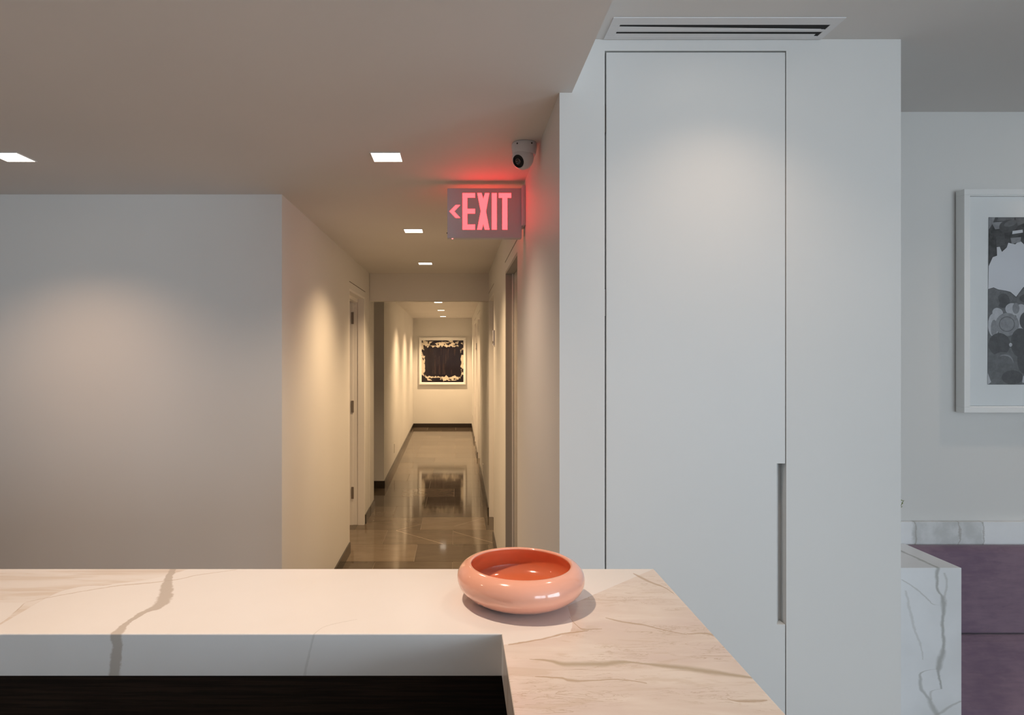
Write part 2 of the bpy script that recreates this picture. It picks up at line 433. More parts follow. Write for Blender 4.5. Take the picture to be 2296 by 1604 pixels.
# ------------------------------------------------------------------ marble
def counter_pt(px, py):          # photograph pixel on the counter top -> world
    z = 0.48*F/(py-VY); return ((px-VX)*z/F, z)
M_counter = mat('cream_veined_marble', (0.8, 0.78, 0.75), 0.22, spec=0.4)
def build_counter_marble():
    n = NT(M_counter); p = n.pos(); s = n.xyz(p)
    X, Y, Z = s[0], s[1], s[2]
    # carry veins from the top over onto the edges: depth grows as the edge falls
    Yt = n.math('SUBTRACT', Y, n.math('MULTIPLY', n.math('SUBTRACT', 1.12, Z), 0.35))
    white = (0.83, 0.81, 0.80, 1)
    cloud = n.noise(p, 3.0, 4, 0.55)
    base = n.mix(n.rng(cloud, 0.35, 0.7), white, (0.80, 0.77, 0.745, 1))
    jag = n.noise(p, 22, 5, 0.6); jag2 = n.noise(n.scale(p, (1, 1, 1), (4, 1, 2)), 60, 4, 0.6)
    J = n.math('ADD', n.math('MULTIPLY', jag, 0.7), n.math('MULTIPLY', jag2, 0.3))
    tan = (0.56, 0.47, 0.39, 1); grey = (0.45, 0.43, 0.395, 1); brown = (0.47, 0.36, 0.25, 1)
    def V(pts): return [(*counter_pt(a, b), w) for a, b, w in pts]
    def along_x(pts, col, k, soft=0.5, amp=0.02):
        nonlocal base
        base = n.mix(n.math('MULTIPLY', n.vein(X, Yt, V(pts), soft, J, amp), k), base, col)
    # tan banding in the far left corner, above a wavering lower edge
    lo = [counter_pt(a, b) for a, b in ((-120, 1470), (0, 1398), (28, 1377), (55, 1353), (110, 1338), (150, 1322), (250, 1311), (330, 1302), (400, 1284), (430, 1276))]
    pv, t = n.path(X, lo)
    above = n.rng(n.math('SUBTRACT', n.math('ADD', Yt, n.math('MULTIPLY', n.math('SUBTRACT', J, 0.5), 0.02)), pv), 0.0, 0.006)
    left = n.math('LESS_THAN', X, lo[-1][0])
    strat = n.noise(n.scale(p, (1.2, 9.0, 1.0), rot=(0, 0, -0.22)), 3.2, 5, 0.55, 0.5)
    reg = n.math('MULTIPLY', above, left)
    base = n.mix(n.math('MULTIPLY', reg, n.rng(strat, 0.40, 0.60, 0.15, 0.62)), base, (0.63, 0.52, 0.42, 1))
    along_x([(-60, 1432, .003), (0, 1398, .003), (28, 1377, .004), (55, 1353, .003), (110, 1338, .002), (150, 1322, .0016), (250, 1311, .001)], brown, 0.6)
    along_x([(60, 1350, .001), (110, 1340, .002), (170, 1329, .0022), (260, 1315, .0025), (370, 1304, .0026), (450, 1289, .002), (530, 1278, .001)], tan, 0.7)
    # the broad grey vein, running on down the front edge
    v1 = [(1.103-0.06, counter_pt(240, 1422)[0], .0115), (1.103, counter_pt(262, 1422)[0], .0095)]
    for a, b, w in ((292, 1393, .006), (320, 1376, .007), (352, 1362, .012), (365, 1348, .0135), (372, 1325, .012), (376, 1304, .010), (382, 1290, .008), (388, 1276, .008)):
        q = counter_pt(a, b); v1.append((q[1], q[0], w))
    nv = n.math('MULTIPLY', n.vein(Yt, X, v1, 0.25, J, 0.03), 0.85)
    base = n.mix(nv, base, (0.50, 0.44, 0.385, 1))
    # faint diagonal veins
    v2 = []
    for a, b, w in ((600, 1500, .004), (640, 1455, .003), (700, 1424, .003), (730, 1405, .0015), (800, 1390, .0012)):
        q = counter_pt(a, b); v2.append((q[0], q[1], w))
    base = n.mix(n.math('MULTIPLY', n.vein(X, Yt, v2, 0.6, J, 0.02), 0.30), base, grey)
    # right-hand slab: warm stratified bands beyond the mitre and below a wavering edge
    mit = n.math('SUBTRACT', n.math('MULTIPLY_ADD', n.math('SUBTRACT', X, 0.0753), 0.332/0.3597, 1.103), Y)   # > 0 on the right slab
    pv, t = n.path(X, [(0.07, 1.062), (0.0838, 1.066), (0.1295, 1.079), (0.186, 1.105), (0.198, 1.125), (0.205, 1.165), (0.211, 1.24), (0.25, 1.30), (0.46, 1.47)])
    tint = n.math('MULTIPLY', n.rng(n.math('SUBTRACT', pv, n.math('ADD', Y, n.math('MULTIPLY', n.math('SUBTRACT', J, 0.5), 0.02))), -0.001, 0.004), n.rng(mit, 0.0, 0.0015))
    st = n.noise(n.scale(p, (2.4, 9.0, 1.0), rot=(0, 0, 0.10)), 1.5, 5, 0.55, 0.5)
    warm = n.mix(n.rng(st, 0.35, 0.65), (0.70, 0.61, 0.55, 1), (0.79, 0.73, 0.67, 1))
    pk = n.noise(n.scale(p, (1.5, 5.0, 1.0), (3, 2, 0)), 2.0, 3)
    warm = n.mix(n.rng(pk, 0.4, 0.7, 0.0, 0.55), warm, (0.66, 0.55, 0.52, 1))
    base = n.mix(tint, base, warm)
    fs = n.noise(n.scale(p, (4.0, 24.0, 1.0), (1, 0, 0), (0, 0, 0.12)), 3.0, 5, 0.6, 1.6)
    ln = n.rng(n.math('ABSOLUTE', n.math('SUBTRACT', fs, 0.53)), 0.0, 0.030, 1.0, 0.0)
    gate = n.rng(n.noise(n.scale(p, (3, 7, 1)), 2.2, 3), 0.44, 0.62)
    base = n.mix(n.math('MULTIPLY', n.math('MULTIPLY', ln, gate), n.math('MULTIPLY', tint, 0.70)), base, brown)
    pt = n.noise(n.scale(p, (3.0, 13.0, 1.0), (7, 3, 0), (0, 0, 0.09)), 2.6, 5, 0.6, 0.8)
    base = n.mix(n.math('MULTIPLY', n.rng(pt, 0.56, 0.66), n.math('MULTIPLY', tint, 0.42)), base, (0.60, 0.49, 0.39, 1))
    R = ([(1188, 1478, .0004), (1230, 1483, .002), (1280, 1490, .004), (1345, 1490, .004), (1400, 1485, .003), (1430, 1487, .0015), (1470, 1492, .003), (1560, 1502, .0045), (1630, 1512, .0035), (1690, 1521, .0018)],
         [(1140, 1446, .001), (1200, 1437, .0014), (1270, 1421, .0016), (1320, 1414, .0006)],
         [(1277, 1384, .0012), (1290, 1400, .0018), (1310, 1412, .0015), (1350, 1411, .0006)],
         [(1358, 1386, .001), (1395, 1395, .0018), (1440, 1402, .0016), (1500, 1416, .0012), (1540, 1424, .0006)],
         [(1420, 1287, .002), (1440, 1297, .006), (1462, 1307, .004), (1490, 1318, .003), (1510, 1331, .003)],
         [(1200, 1518, .0006), (1258, 1521, .0016), (1275, 1526, .0022), (1310, 1527, .0014), (1370, 1524, .0008), (1450, 1533, .0008)],
         [(1540, 1422, .0006), (1580, 1421, .002), (1600, 1424, .003), (1640, 1425, .001)],
         [(1630, 1566, .0006), (1660, 1572, .0016), (1690, 1572, .002), (1720, 1571, .0006)])
    for i, pts in enumerate(R):
        along_x([(a, b, w_*1.7) for a, b, w_ in pts], brown if i else (0.44, 0.36, 0.25, 1), 0.85, 0.9, 0.012)
    vo = n.new('ShaderNodeTexVoronoi'); n.l.new(n.scale(p, (1, 2, 1)), vo.inputs['Vector']); vo.inputs['Scale'].default_value = 26
    sp = n.math('MULTIPLY', n.rng(vo.outputs['Distance'], 0.03, 0.07, 1.0, 0.0), n.rng(n.noise(p, 9, 2), 0.60, 0.66))
    base = n.mix(n.math('MULTIPLY', n.math('MULTIPLY', sp, tint), 0.7), base, (0.13, 0.10, 0.08, 1))
    n.color(base)
build_counter_marble()

M_marble = mat('white_grey_veined_marble', (0.8, 0.81, 0.82), 0.25, spec=0.4)
def build_white_marble():
    n = NT(M_marble); p = n.pos(); s = n.xyz(p); X, Z = s[0], s[2]
    cloud = n.noise(p, 5, 4)
    base = n.mix(n.rng(cloud, 0.35, 0.7), (0.88, 0.885, 0.90, 1), (0.82, 0.825, 0.835, 1))
    jag = n.noise(p, 26, 5, 0.65)
    ya = 2.216
    def W(px, py): k = ya/F; return ((px-VX)*k, EYE-(py-VY)*k)
    def vert(pts, col, k):
        nonlocal base
        q = []
        for a, b, w in pts:
            x, z = W(a, b); q.append((z, x, w*ya/F))
        base = n.mix(n.math('MULTIPLY', n.vein(Z, X, q, 0.8, jag, 0.02), k), base, col)
    g1 = (0.40, 0.40, 0.375, 1); g2 = (0.50, 0.49, 0.46, 1)
    vert([(2105, 1274, 4), (2100, 1300, 3), (2108, 1330, 3), (2116, 1350, 5), (2114, 1390, 3.5), (2116, 1450, 4), (2108, 1480, 7), (2104, 1505, 4), (2109, 1530, 2), (2112, 1545, 2)], g1, 0.75)
    vert([(2102, 1500, 2), (2062, 1515, 3), (2064, 1540, 4), (2080, 1565, 4), (2092, 1590, 6), (2100, 1604, 6)], g1, 0.6)
    vert([(2022, 1300, 2), (2050, 1318, 2.5), (2075, 1340, 2), (2095, 1356, 2), (2110, 1358, 2)], g2, 0.55)
    vert([(2030, 1325, 2), (2040, 1370, 3), (2050, 1410, 2.5), (2065, 1450, 2), (2070, 1480, 1)], g2, 0.4)
    vert([(2118, 1285, 2), (2122, 1310, 2.5), (2121, 1328, 2), (2114, 1345, 2)], g2, 0.5)
    vert([(2112, 1545, 2), (2088, 1552, 2.5), (2086, 1570, 2)], g2, 0.5)
    vert([(2156, 1572, 4), (2130, 1585, 5), (2110, 1598, 6), (2095, 1604, 5)], g2, 0.6)
    # cloudy grey band in the strip on the wall
    kk = 2.50/F
    xs = lambda px: (px-VX)*kk
    jx = n.math('ADD', X, n.math('MULTIPLY', n.math('SUBTRACT', jag, 0.5), 0.03))
    band = n.math('MULTIPLY', n.rng(jx, xs(2042), xs(2050)), n.rng(jx, xs(2200), xs(2206), 1.0, 0.0))
    band = n.math('MULTIPLY', band, n.math('GREATER_THAN', s[1], 2.47))
    base = n.mix(n.math('MULTIPLY', band, n.rng(n.noise(p, 14, 4), 0.3, 0.65, 0.35, 0.9)), base, (0.58, 0.59, 0.585, 1))
    for px in (2050, 2148, 2202):
        q = [(0.85, xs(px-2), .002), (0.90, xs(px+4), .003), (0.95, xs(px), .002)]
        base = n.mix(n.math('MULTIPLY', n.math('MULTIPLY', n.vein(Z, X, q, 0.8, jag, 0.03), n.math('GREATER_THAN', s[1], 2.47)), 0.6), base, (0.36, 0.34, 0.31, 1))
    n.color(base)
build_white_marble()

# ------------------------------------------------------------------ reception counter
CT, TH = 1.12, 0.0723
CB, CF, CR, CI = 1.435, 1.103, 0.4353, 0.0753
ct = empty('countertop', (0.2, 1.25, CT-TH)); tag(ct, 'thick cream marble countertop with tan veins on the reception desk', 'countertop')
def slab(outline):
    bm = bmesh.new(); prism(bm, outline, CT-TH, CT, 'z')
    o = local(obj('slab', bm, M_counter, ct, 0.0018))
    o.modifiers['bevel'].limit_method = 'WEIGHT'
    at = o.data.attributes.new('bevel_weight_edge', 'FLOAT', 'EDGE')
    on = lambda v: abs((v.co.y-CF)*(CR-CI)-(v.co.x-CI)*(CB-CF)) < 1e-5       # the tight mitre joint stays sharp
    for e in o.data.edges:
        a, b = (o.data.vertices[q] for q in e.vertices)
        at.data[e.index].value = 0.0 if (on(a) and on(b)) else 1.0
slab([(-1.75, CF), (CI, CF), (CR, CB), (-1.75, CB)])
slab([(CI, CF), (CI, -0.7), (CR, -0.7), (CR, CB)])
M_wood = mat('dark_wenge_wood', (0.01, 0.008, 0.007), 0.5, spec=0.2)
def build_wood():
    n = NT(M_wood); p = n.pos()
    g = n.noise(n.scale(p, (2.0, 2.0, 60.0)), 3.0, 6, 0.6, 0.4)
    n.color(n.mix(n.rng(g, 0.35, 0.7), (0.010, 0.006, 0.0045, 1), (0.030, 0.017, 0.011, 1)))
    n.bump(g, 0.15, 0.002)
build_wood()
rd = empty('reception_desk', (0.2, 1.25, 0)); tag(rd, 'dark wood reception desk below the marble top', 'desk')
local(boxes('panel', [(-1.70, CI+0.012, CF+0.012, CB-0.02, 0.08, CT-TH)], M_wood, rd, 0.002))
local(boxes('panel', [(CI+0.012, CR-0.02, -0.65, CB-0.02, 0.08, CT-TH)], M_wood, rd, 0.002))
local(boxes('plinth', [(-1.66, CI+0.05, CF+0.05, CB-0.06, 0.0, 0.08), (CI+0.05, CR-0.06, -0.6, CB-0.06, 0.0, 0.08)], M_dark, rd))

# ------------------------------------------------------------------ bowl
def glaze(name, a, b):
    m = mat(name, a, 0.12, spec=0.6, coat=0.5); n = NT(m)
    z = n.noise(n.scale(n.coords('Object'), (2, 2, 30)), 3, 3)
    n.color(n.mix(z, a, b))
    return m
M_bowl = glaze('peach_glaze', lin(233, 167, 142), lin(238, 175, 151))
M_bowl_in = glaze('peach_glaze_bounce_tint', lin(218, 118, 80), lin(224, 126, 88))  # same peach glaze, deepened to paint in light bouncing inside the bowl
prof = [(0, 0.004), (0.056, 0.004), (0.060, 0.0), (0.066, 0.0005), (0.078, 0.004), (0.095, 0.0115), (0.109, 0.0215), (0.1175, 0.033), (0.1205, 0.0440),
        (0.1190, 0.0545), (0.1140, 0.0635), (0.1065, 0.0700), (0.1000, 0.0725), (0.0960, 0.0730), (0.0935, 0.0722), (0.0925, 0.0700), (0.0940, 0.0660), (0.0985, 0.058),
        (0.1020, 0.049), (0.1030, 0.040), (0.1000, 0.030), (0.0930, 0.022), (0.082, 0.0155), (0.068, 0.0125), (0.04, 0.0115), (0, 0.0115)]
bm = bmesh.new(); lathe(bm, prof, 96)
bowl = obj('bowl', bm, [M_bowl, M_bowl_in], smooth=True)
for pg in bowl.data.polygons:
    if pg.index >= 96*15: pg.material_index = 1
bowl.scale = (1.025, 1.025, 1.0)
bowl.modifiers.new('sub', 'SUBSURF').levels = 1; bowl.modifiers['sub'].render_levels = 1
bowl.location = (0.1218, 1.253, CT)
tag(bowl, 'glossy peach ceramic bowl with a rounded rim on the marble countertop', 'bowl')

# ------------------------------------------------------------------ exit sign
M_alu = mat('brushed_aluminium', (0.60, 0.60, 0.69), 0.38, 0.0)
def build_alu():
    n = NT(M_alu); p = n.pos()
    h = n.noise(n.scale(p, (8, 8, 300)), 3, 3)
    n.bump(h, 0.05, 0.001)
build_alu()
M_red = mat('exit_letter_glow', (0.8, 0.05, 0.05), 0.4, emit=(1.0, 0.029, 0.033), estr=12.0)
SY, ST = 2.93, 0.046
k = SY/F
sx = lambda px: (px-VX)*k
sz = lambda py: EYE+(VY-py)*k
es = empty('exit_sign', (sx(1086), SY+ST/2, sz(534))); tag(es, 'brushed metal sign with red lit letters EXIT and a left arrow', 'sign')
local(boxes('housing', [(sx(1003), sx(1170), SY, SY+ST, sz(534), sz(422))], M_alu, es, 0.004, 3))
def zpx(a, b): return (sx(980+a/6.17), sz(300+b/6.17))
E_ = [(353, 822), (525, 822), (525, 885), (418, 885), (418, 1040), (525, 1040), (525, 1104), (418, 1104), (418, 1257), (525, 1257), (525, 1327), (353, 1327)]
X_ = [(557, 822), (616, 822), (640, 902), (664, 822), (722, 822), (676, 1075), (724, 1327), (660, 1327), (640, 1250), (618, 1327), (555, 1327), (605, 1075)]
I_ = [(757, 822), (825, 822), (825, 1327), (757, 1327)]
T_ = [(853, 822), (1025, 822), (1025, 887), (972, 887), (972, 1327), (903, 1327), (903, 887), (853, 887)]
A_ = [(172, 1075), (258, 987), (320, 987), (237, 1075), (320, 1165), (258, 1165)]
cxm = (sx(1003)+sx(1170))/2
for nm, pts in (('letter_e', E_), ('letter_x', X_), ('letter_i', I_), ('letter_t', T_), ('arrow', A_)):
    o = [zpx(*q) for q in pts]
    bm = bmesh.new(); prism(bm, o, SY-0.0004, SY+0.0005, 'y'); local(obj(nm, bm, M_red, es))
# lit face on the other side too
for nm, pts in (('letter_e', E_), ('letter_x', X_), ('letter_i', I_), ('letter_t', T_)):
    o = [zpx(*q) for q in pts]; o = [(2*cxm-x, z) for x, z in o]
    bm = bmesh.new(); prism(bm, o, SY+ST-0.0005, SY+ST+0.0004, 'y'); local(obj(nm, bm, M_red, es))
local(boxes('mount_neck', [(sx(1170), sx(1174.5), SY+0.010, SY+ST-0.010, sz(505), sz(428))], M_alu, es, 0.001))
local(boxes('wall_plate', [(XR-0.016, XR-0.0002, SY-0.03, SY+ST+0.03, sz(508), sz(419))], M_alu, es, 0.003))
bm = bmesh.new(); cyl(bm, (sx(1014.5), SY+0.012, sz(534)-0.002), (sx(1014.5), SY+0.012, sz(534)+0.001), 0.0032)
local(obj('indicator_lamp', bm, mat('red_led', (1, 0.1, 0.1), 0.4, emit=(1, 0.12, 0.12), estr=8), es))
bm = bmesh.new(); cyl(bm, (sx(1001.6), SY+0.015, sz(521.5)), (sx(1003.2), SY+0.015, sz(521.5)), 0.003)
local(obj('screw', bm, M_dark, es))

# ------------------------------------------------------------------ turret security camera
M_cam = mat('camera_white', (0.70, 0.70, 0.74), 0.35)
CY, CXm = 2.405, 0.2475
sc = empty('security_camera', (CXm, CY, ZC)); tag(sc, 'white turret security camera on the ceiling above the exit sign', 'security camera')
bm = bmesh.new()
lathe(bm, [(0, 0), (0.050, 0), (0.0535, -0.004), (0.0540, -0.014), (0.0530, -0.022), (0.0515, -0.032), (0.0495, -0.041), (0.0475, -0.046), (0.0455, -0.047), (0.044, -0.044), (0, -0.044)], 64)
obj('base', bm, M_cam, sc, smooth=True)
ball_c = Vector((-0.006, -0.004, -0.058))
look = Vector((-0.55, -0.66, -0.50)).normalized()
R = look.to_track_quat('Z', 'Y').to_matrix().to_4x4()
pr = []
rr = 0.046
for i in range(0, 19):
    a = math.pi*(1-i/18*0.795)
    pr.append((max(rr*math.sin(a), 0), rr*math.cos(a)))
pr[0] = (0, -rr)
edge = pr[-1]
bm = bmesh.new(); lathe(bm, pr+[(edge[0]-0.002, edge[1]+0.002), (edge[0]-0.003, edge[1]-0.002), (0, edge[1]-0.002)], 48)
bmesh.ops.transform(bm, matrix=Matrix.Translation(ball_c) @ R, verts=bm.verts)
ball = obj('eyeball', bm, M_cam, sc, smooth=True)
e0, e1 = edge
bm = bmesh.new(); lathe(bm, [(0, e1+0.001), (e0-0.009, e1+0.001), (e0-0.008, e1+0.0035), (e0-0.002, e1+0.0035), (e0-0.0015, e1-0.002)], 48)
bmesh.ops.transform(bm, matrix=Matrix.Translation(ball_c) @ R, verts=bm.verts)
obj('lens_ring', bm, mat('black_gloss', (0.010, 0.010, 0.012), 0.25), ball, smooth=False)
bm = bmesh.new(); lathe(bm, [(0.0125, e1+0.0012), (0.0125, e1+0.004), (0.010, e1+0.004), (0.007, e1+0.002), (0, e1+0.0016)], 32)
bmesh.ops.transform(bm, matrix=Matrix.Translation(ball_c) @ R, verts=bm.verts)
obj('lens', bm, mat('lens_glass', (0.03, 0.012, 0.012), 0.06, coat=1.0), ball, smooth=True)
for ang in (-128, -60, 25, 160):
    a = math.radians(ang)
    bm = bmesh.new(); cyl(bm, (0.0528*math.cos(a), 0.0528*math.sin(a), -0.012), (0.0552*math.cos(a), 0.0552*math.sin(a), -0.012), 0.0032, n=12)
    obj('screw', bm, M_dark, sc)
bm = bmesh.new()     # dark slot beside the eyeball
a = math.radians(-150)
cyl(bm, (0.030*math.cos(a), 0.030*math.sin(a), -0.040), (0.0475*math.cos(a), 0.0475*math.sin(a), -0.043), 0.0085, 0.0075, n=20)
obj('slot', bm, M_dark, sc)

sc.scale = (0.87, 0.87, 0.95)

# ------------------------------------------------------------------ slot diffuser in the upper ceiling
VX0, VX1, VY0, VY1 = 0.436, 1.086, 1.806, 1.931
vt = empty('air_vent', ((VX0+VX1)/2, (VY0+VY1)/2, ZU)); tag(vt, 'white slot air diffuser in the ceiling above the closet', 'vent')
zb = ZU-0.0026
s1, s2 = (1.845, 1.873), (1.885, 1.913)
ex0, ex1 = VX0+0.028, VX1-0.022
def frame_bars():
    return [(VX0, VX1, VY0, s1[0], zb, ZU-0.0003), (VX0, VX1, s2[1], VY1, zb, ZU-0.0003), (VX0, ex0, s1[0], s2[1], zb, ZU-0.0003), (ex1, VX1, s1[0], s2[1], zb, ZU-0.0003)]
local(boxes('frame', frame_bars(), M_white_metal, vt, 0.0006))
local(boxes('divider', [(ex0, ex1, s1[1], s2[0], zb, ZU-0.0003)], M_white_metal, vt))
for a, b in (s1, s2):
    local(boxes('slot', [(ex0, ex1, a, b, ZU-0.0009, ZU-0.0003)], M_dark, vt))  # flat dark strip painted in for the shade inside the slot
for a, b, tl, tr in ((*s1, 0.016, 0.002), (*s2, 0.015, 0.012)):     # deflector blades, one swung further open at its right end
    bm = bmesh.new()
    q = [bm.verts.new(v) for v in ((ex0, b, zb+0.0003), (ex1-0.012, b, zb+0.0003), (ex1-0.012, b-tr, ZU-0.0011), (ex0, b-tl, ZU-0.0011),
                                   (ex0, b, zb+0.0009), (ex1-0.012, b, zb+0.0009), (ex1-0.012, b-tr, ZU-0.0009), (ex0, b-tl, ZU-0.0009))]
    for f in ((0, 1, 2, 3), (7, 6, 5, 4), (0, 4, 5, 1), (1, 5, 6, 2), (2, 6, 7, 3), (3, 7, 4, 0)): bm.faces.new([q[x] for x in f])
    local(obj('blade', bm, M_white_metal, vt))

# ------------------------------------------------------------------ picture at the end of the corridor
kE = YE/F
M_frame_w = mat('white_frame_lacquer', (0.86, 0.86, 0.85), 0.35)
M_mat = mat('paper_mount', (0.90, 0.90, 0.89), 0.7)
ex_ = lambda px: (px-VX)*kE
ez_ = lambda py: EYE+(VY-py)*kE
fa, fb, fc, fd = ex_(940), ex_(1044), ez_(862.5), ez_(757)
pw = empty('framed_print', ((fa+fb)/2, YE, fc)); tag(pw, 'square abstract print, black ink, white frame, at the corridor end', 'picture')
FD = 0.05
FW = 0.028
local(boxes('frame', [(fa, fb, YE-FD, YE-0.001, fc, fc+FW), (fa, fb, YE-FD, YE-0.001, fd-FW, fd), (fa, fa+FW, YE-FD, YE-0.001, fc+FW, fd-FW), (fb-FW, fb, YE-FD, YE-0.001, fc+FW, fd-FW)], M_frame_w, pw, 0.002))
local(boxes('mount', [(fa+FW, fb-FW, YE-0.025, YE-0.002, fc+FW, fd-FW)], M_mat, pw))
M_ink = mat('abstract_ink', (0.7, 0.7, 0.65), 0.25, coat=0.4)
pa, pb, pc, pd = ex_(945.6), ex_(1039), ez_(857), ez_(763.5)
def build_ink():
    n = NT(M_ink); p = n.pos(); s = n.xyz(p)
    U = n.math('DIVIDE', n.math('SUBTRACT', s[0], pa), pb-pa)
    Vv = n.math('DIVIDE', n.math('SUBTRACT', s[2], pc), pd-pc)
    cx = n.math('ABSOLUTE', n.math('SUBTRACT', U, 0.5)); cz = n.math('ABSOLUTE', n.math('SUBTRACT', Vv, 0.49))
    rag = n.noise(p, 9, 6, 0.65); ragv = n.noise(n.scale(p, (12, 1, 2.0)), 2.2, 5, 0.6)
    jit = n.math('ADD', n.math('MULTIPLY', n.math('SUBTRACT', rag, 0.5), 0.30), n.math('MULTIPLY', n.math('SUBTRACT', ragv, 0.5), 0.20))
    core = n.math('MULTIPLY', n.rng(n.math('ADD', cx, n.math('MULTIPLY', jit, 0.8)), 0.43, 0.445, 1, 0), n.rng(n.math('ADD', cz, n.math('MULTIPLY', jit, 0.6)), 0.355, 0.37, 1, 0))
    edge = n.math('MAXIMUM', cx, cz)
    blot = n.math('MULTIPLY', n.rng(n.noise(n.scale(p, (1, 1, 1), (3, 0, 5)), 6.5, 6, 0.65), 0.50, 0.53), n.rng(edge, 0.36, 0.40))
    tops = n.math('MULTIPLY', n.math('GREATER_THAN', cz, 0.455), n.rng(n.noise(n.scale(p, (1, 1, 4)), 5, 5), 0.46, 0.5))
    corner = n.math('MULTIPLY', n.math('GREATER_THAN', n.math('ADD', cx, n.math('ADD', cz, n.math('MULTIPLY', jit, 0.8))), 0.80), n.math('LESS_THAN', Vv, 0.5))
    ink = n.math('MAXIMUM', n.math('MAXIMUM', core, blot), n.math('MAXIMUM', tops, corner))
    window = n.math('MULTIPLY', n.rng(cx, 0.315, 0.325, 1, 0), n.rng(cz, 0.30, 0.31, 1, 0))
    streak = n.noise(n.scale(p, (14, 1, 1.2)), 1.6, 4, 0.55)
    dark = n.mix(n.math('MULTIPLY', window, n.rng(streak, 0.45, 0.75)), (0.012, 0.009, 0.016, 1), (0.045, 0.030, 0.030, 1))
    col = n.mix(ink, (0.66, 0.60, 0.50, 1), dark)
    n.color(col)
build_ink()
local(boxes('print', [(pa, pb, YE-0.0275, YE-0.0255, pc, pd)], M_ink, pw))

# ------------------------------------------------------------------ picture in the seating niche
FY = 2.472; kf = FY/F
nx0, nz0, nz1 = 1.937, EYE-135*kf, EYE+367*kf
nx1 = nx0+0.72
pf = empty('framed_photograph', ((nx0+nx1)/2, YW, nz0)); tag(pf, 'black and white photo collage in a deep white frame on the right wall', 'picture')
w = 0.021
local(boxes('frame', [(nx0, nx1, FY, YW-0.004, nz0, nz0+w), (nx0, nx1, FY, YW-0.004, nz1-w, nz1), (nx0, nx0+w, FY, YW-0.004, nz0+w, nz1-w), (nx1-w, nx1, FY, YW-0.004, nz0+w, nz1-w)], M_frame_w, pf, 0.0012))
MY = FY+0.022
local(boxes('mount', [(nx0+w, nx1-w, MY, YW-0.006, nz0+w, nz1-w)], M_mat, pf))
local(boxes('rabbet', [(nx0+w, nx0+w+0.004, FY+0.004, MY, nz0+w, nz1-w), (nx1-w-0.004, nx1-w, FY+0.004, MY, nz0+w, nz1-w),
                       (nx0+w+0.004, nx1-w-0.004, FY+0.004, MY, nz1-w-0.004, nz1-w), (nx0+w+0.004, nx1-w-0.004, FY+0.004, MY, nz0+w, nz0+w+0.004)], M_mat, pf))
PY = MY-0.0006; kp = PY/F
fx = lambda zx: (2000+zx/2.767-VX)*kp
fz = lambda zy: EYE+(VY-(380+zy/2.765))*kp
PX1 = fx(599)+0.50
def tone(name, v, n2=0.0, sc=60):
    m = mat('photo_'+name, (v, v, v*1.03), 0.5); n = NT(m)
    q = n.noise(n.pos(), sc, 5, 0.65)
    n.color(n.mix(n.rng(q, 0.35, 0.65), (v, v, v*1.04, 1), (v+n2, v+n2, (v+n2)*1.04, 1)))
    return m
T = {'black': tone('black', 0.018, 0.05, 45), 'dark': tone('dark', 0.060, 0.03), 'mid': tone('mid', 0.12, 0.05), 'grey': tone('grey', 0.24, 0.08), 'pale': tone('pale', 0.50, 0.08), 'white': tone('white', 0.74, 0.02, 10)}
names = list(T)
bm = bmesh.new()
layer = [0]
def patch(pts, tn, world=False):
    layer[0] += 1
    y = PY-0.00003*layer[0]
    vs_ = [bm.verts.new((a if world else fx(a), y, b if world else fz(b))) for a, b in pts]
    f = bm.faces.new(vs_); f.material_index = names.index(tn)
def ell(cx, cy, rx, ry, tn, rot=0.0, n=22):
    c, s_ = math.cos(rot), math.sin(rot)
    patch([(cx+rx*math.cos(t)*c-ry*math.sin(t)*s_, cy+rx*math.cos(t)*s_+ry*math.sin(t)*c) for t in [2*math.pi*i/n for i in range(n)]], tn)
R1 = 599+0.50/(kp/2.767)          # right end of the print in zoom units
patch([(599, 297), (R1, 297), (R1, 1335), (592, 1335)], 'black')
# bright smoke-like middle
cloud = [(600, 600), (625, 545), (652, 535), (650, 482), (668, 480), (682, 512), (712, 485), (722, 455), (765, 465), (792, 440), (835, 480), (900, 470), (960, 520), (1040, 500), (1120, 540), (1200, 520), (1300, 560), (R1, 550),
         (R1, 760), (1300, 735), (1200, 770), (1080, 740), (960, 770), (880, 735), (815, 730), (770, 790), (735, 760), (705, 752), (660, 745), (630, 732), (597, 742)]
patch(cloud, 'white')
patch([(600, 300), (640, 298), (625, 335), (601, 372)], 'grey'); patch([(618, 330), (760, 318), (745, 358), (640, 372)], 'grey')
patch([(660, 297), (760, 297), (758, 318), (650, 322)], 'mid'); ell(725, 345, 62, 26, 'grey', -0.25); ell(722, 352, 58, 40, 'dark', -0.2); ell(735, 335, 42, 18, 'mid', -0.3)
patch([(765, 300), (819, 300), (830, 330), (780, 350)], 'mid'); patch([(748, 382), (810, 374), (812, 392), (745, 402)], 'white')
patch([(645, 415), (700, 410), (698, 470), (648, 478)], 'dark'); patch([(735, 425), (800, 420), (798, 450), (742, 462)], 'grey')
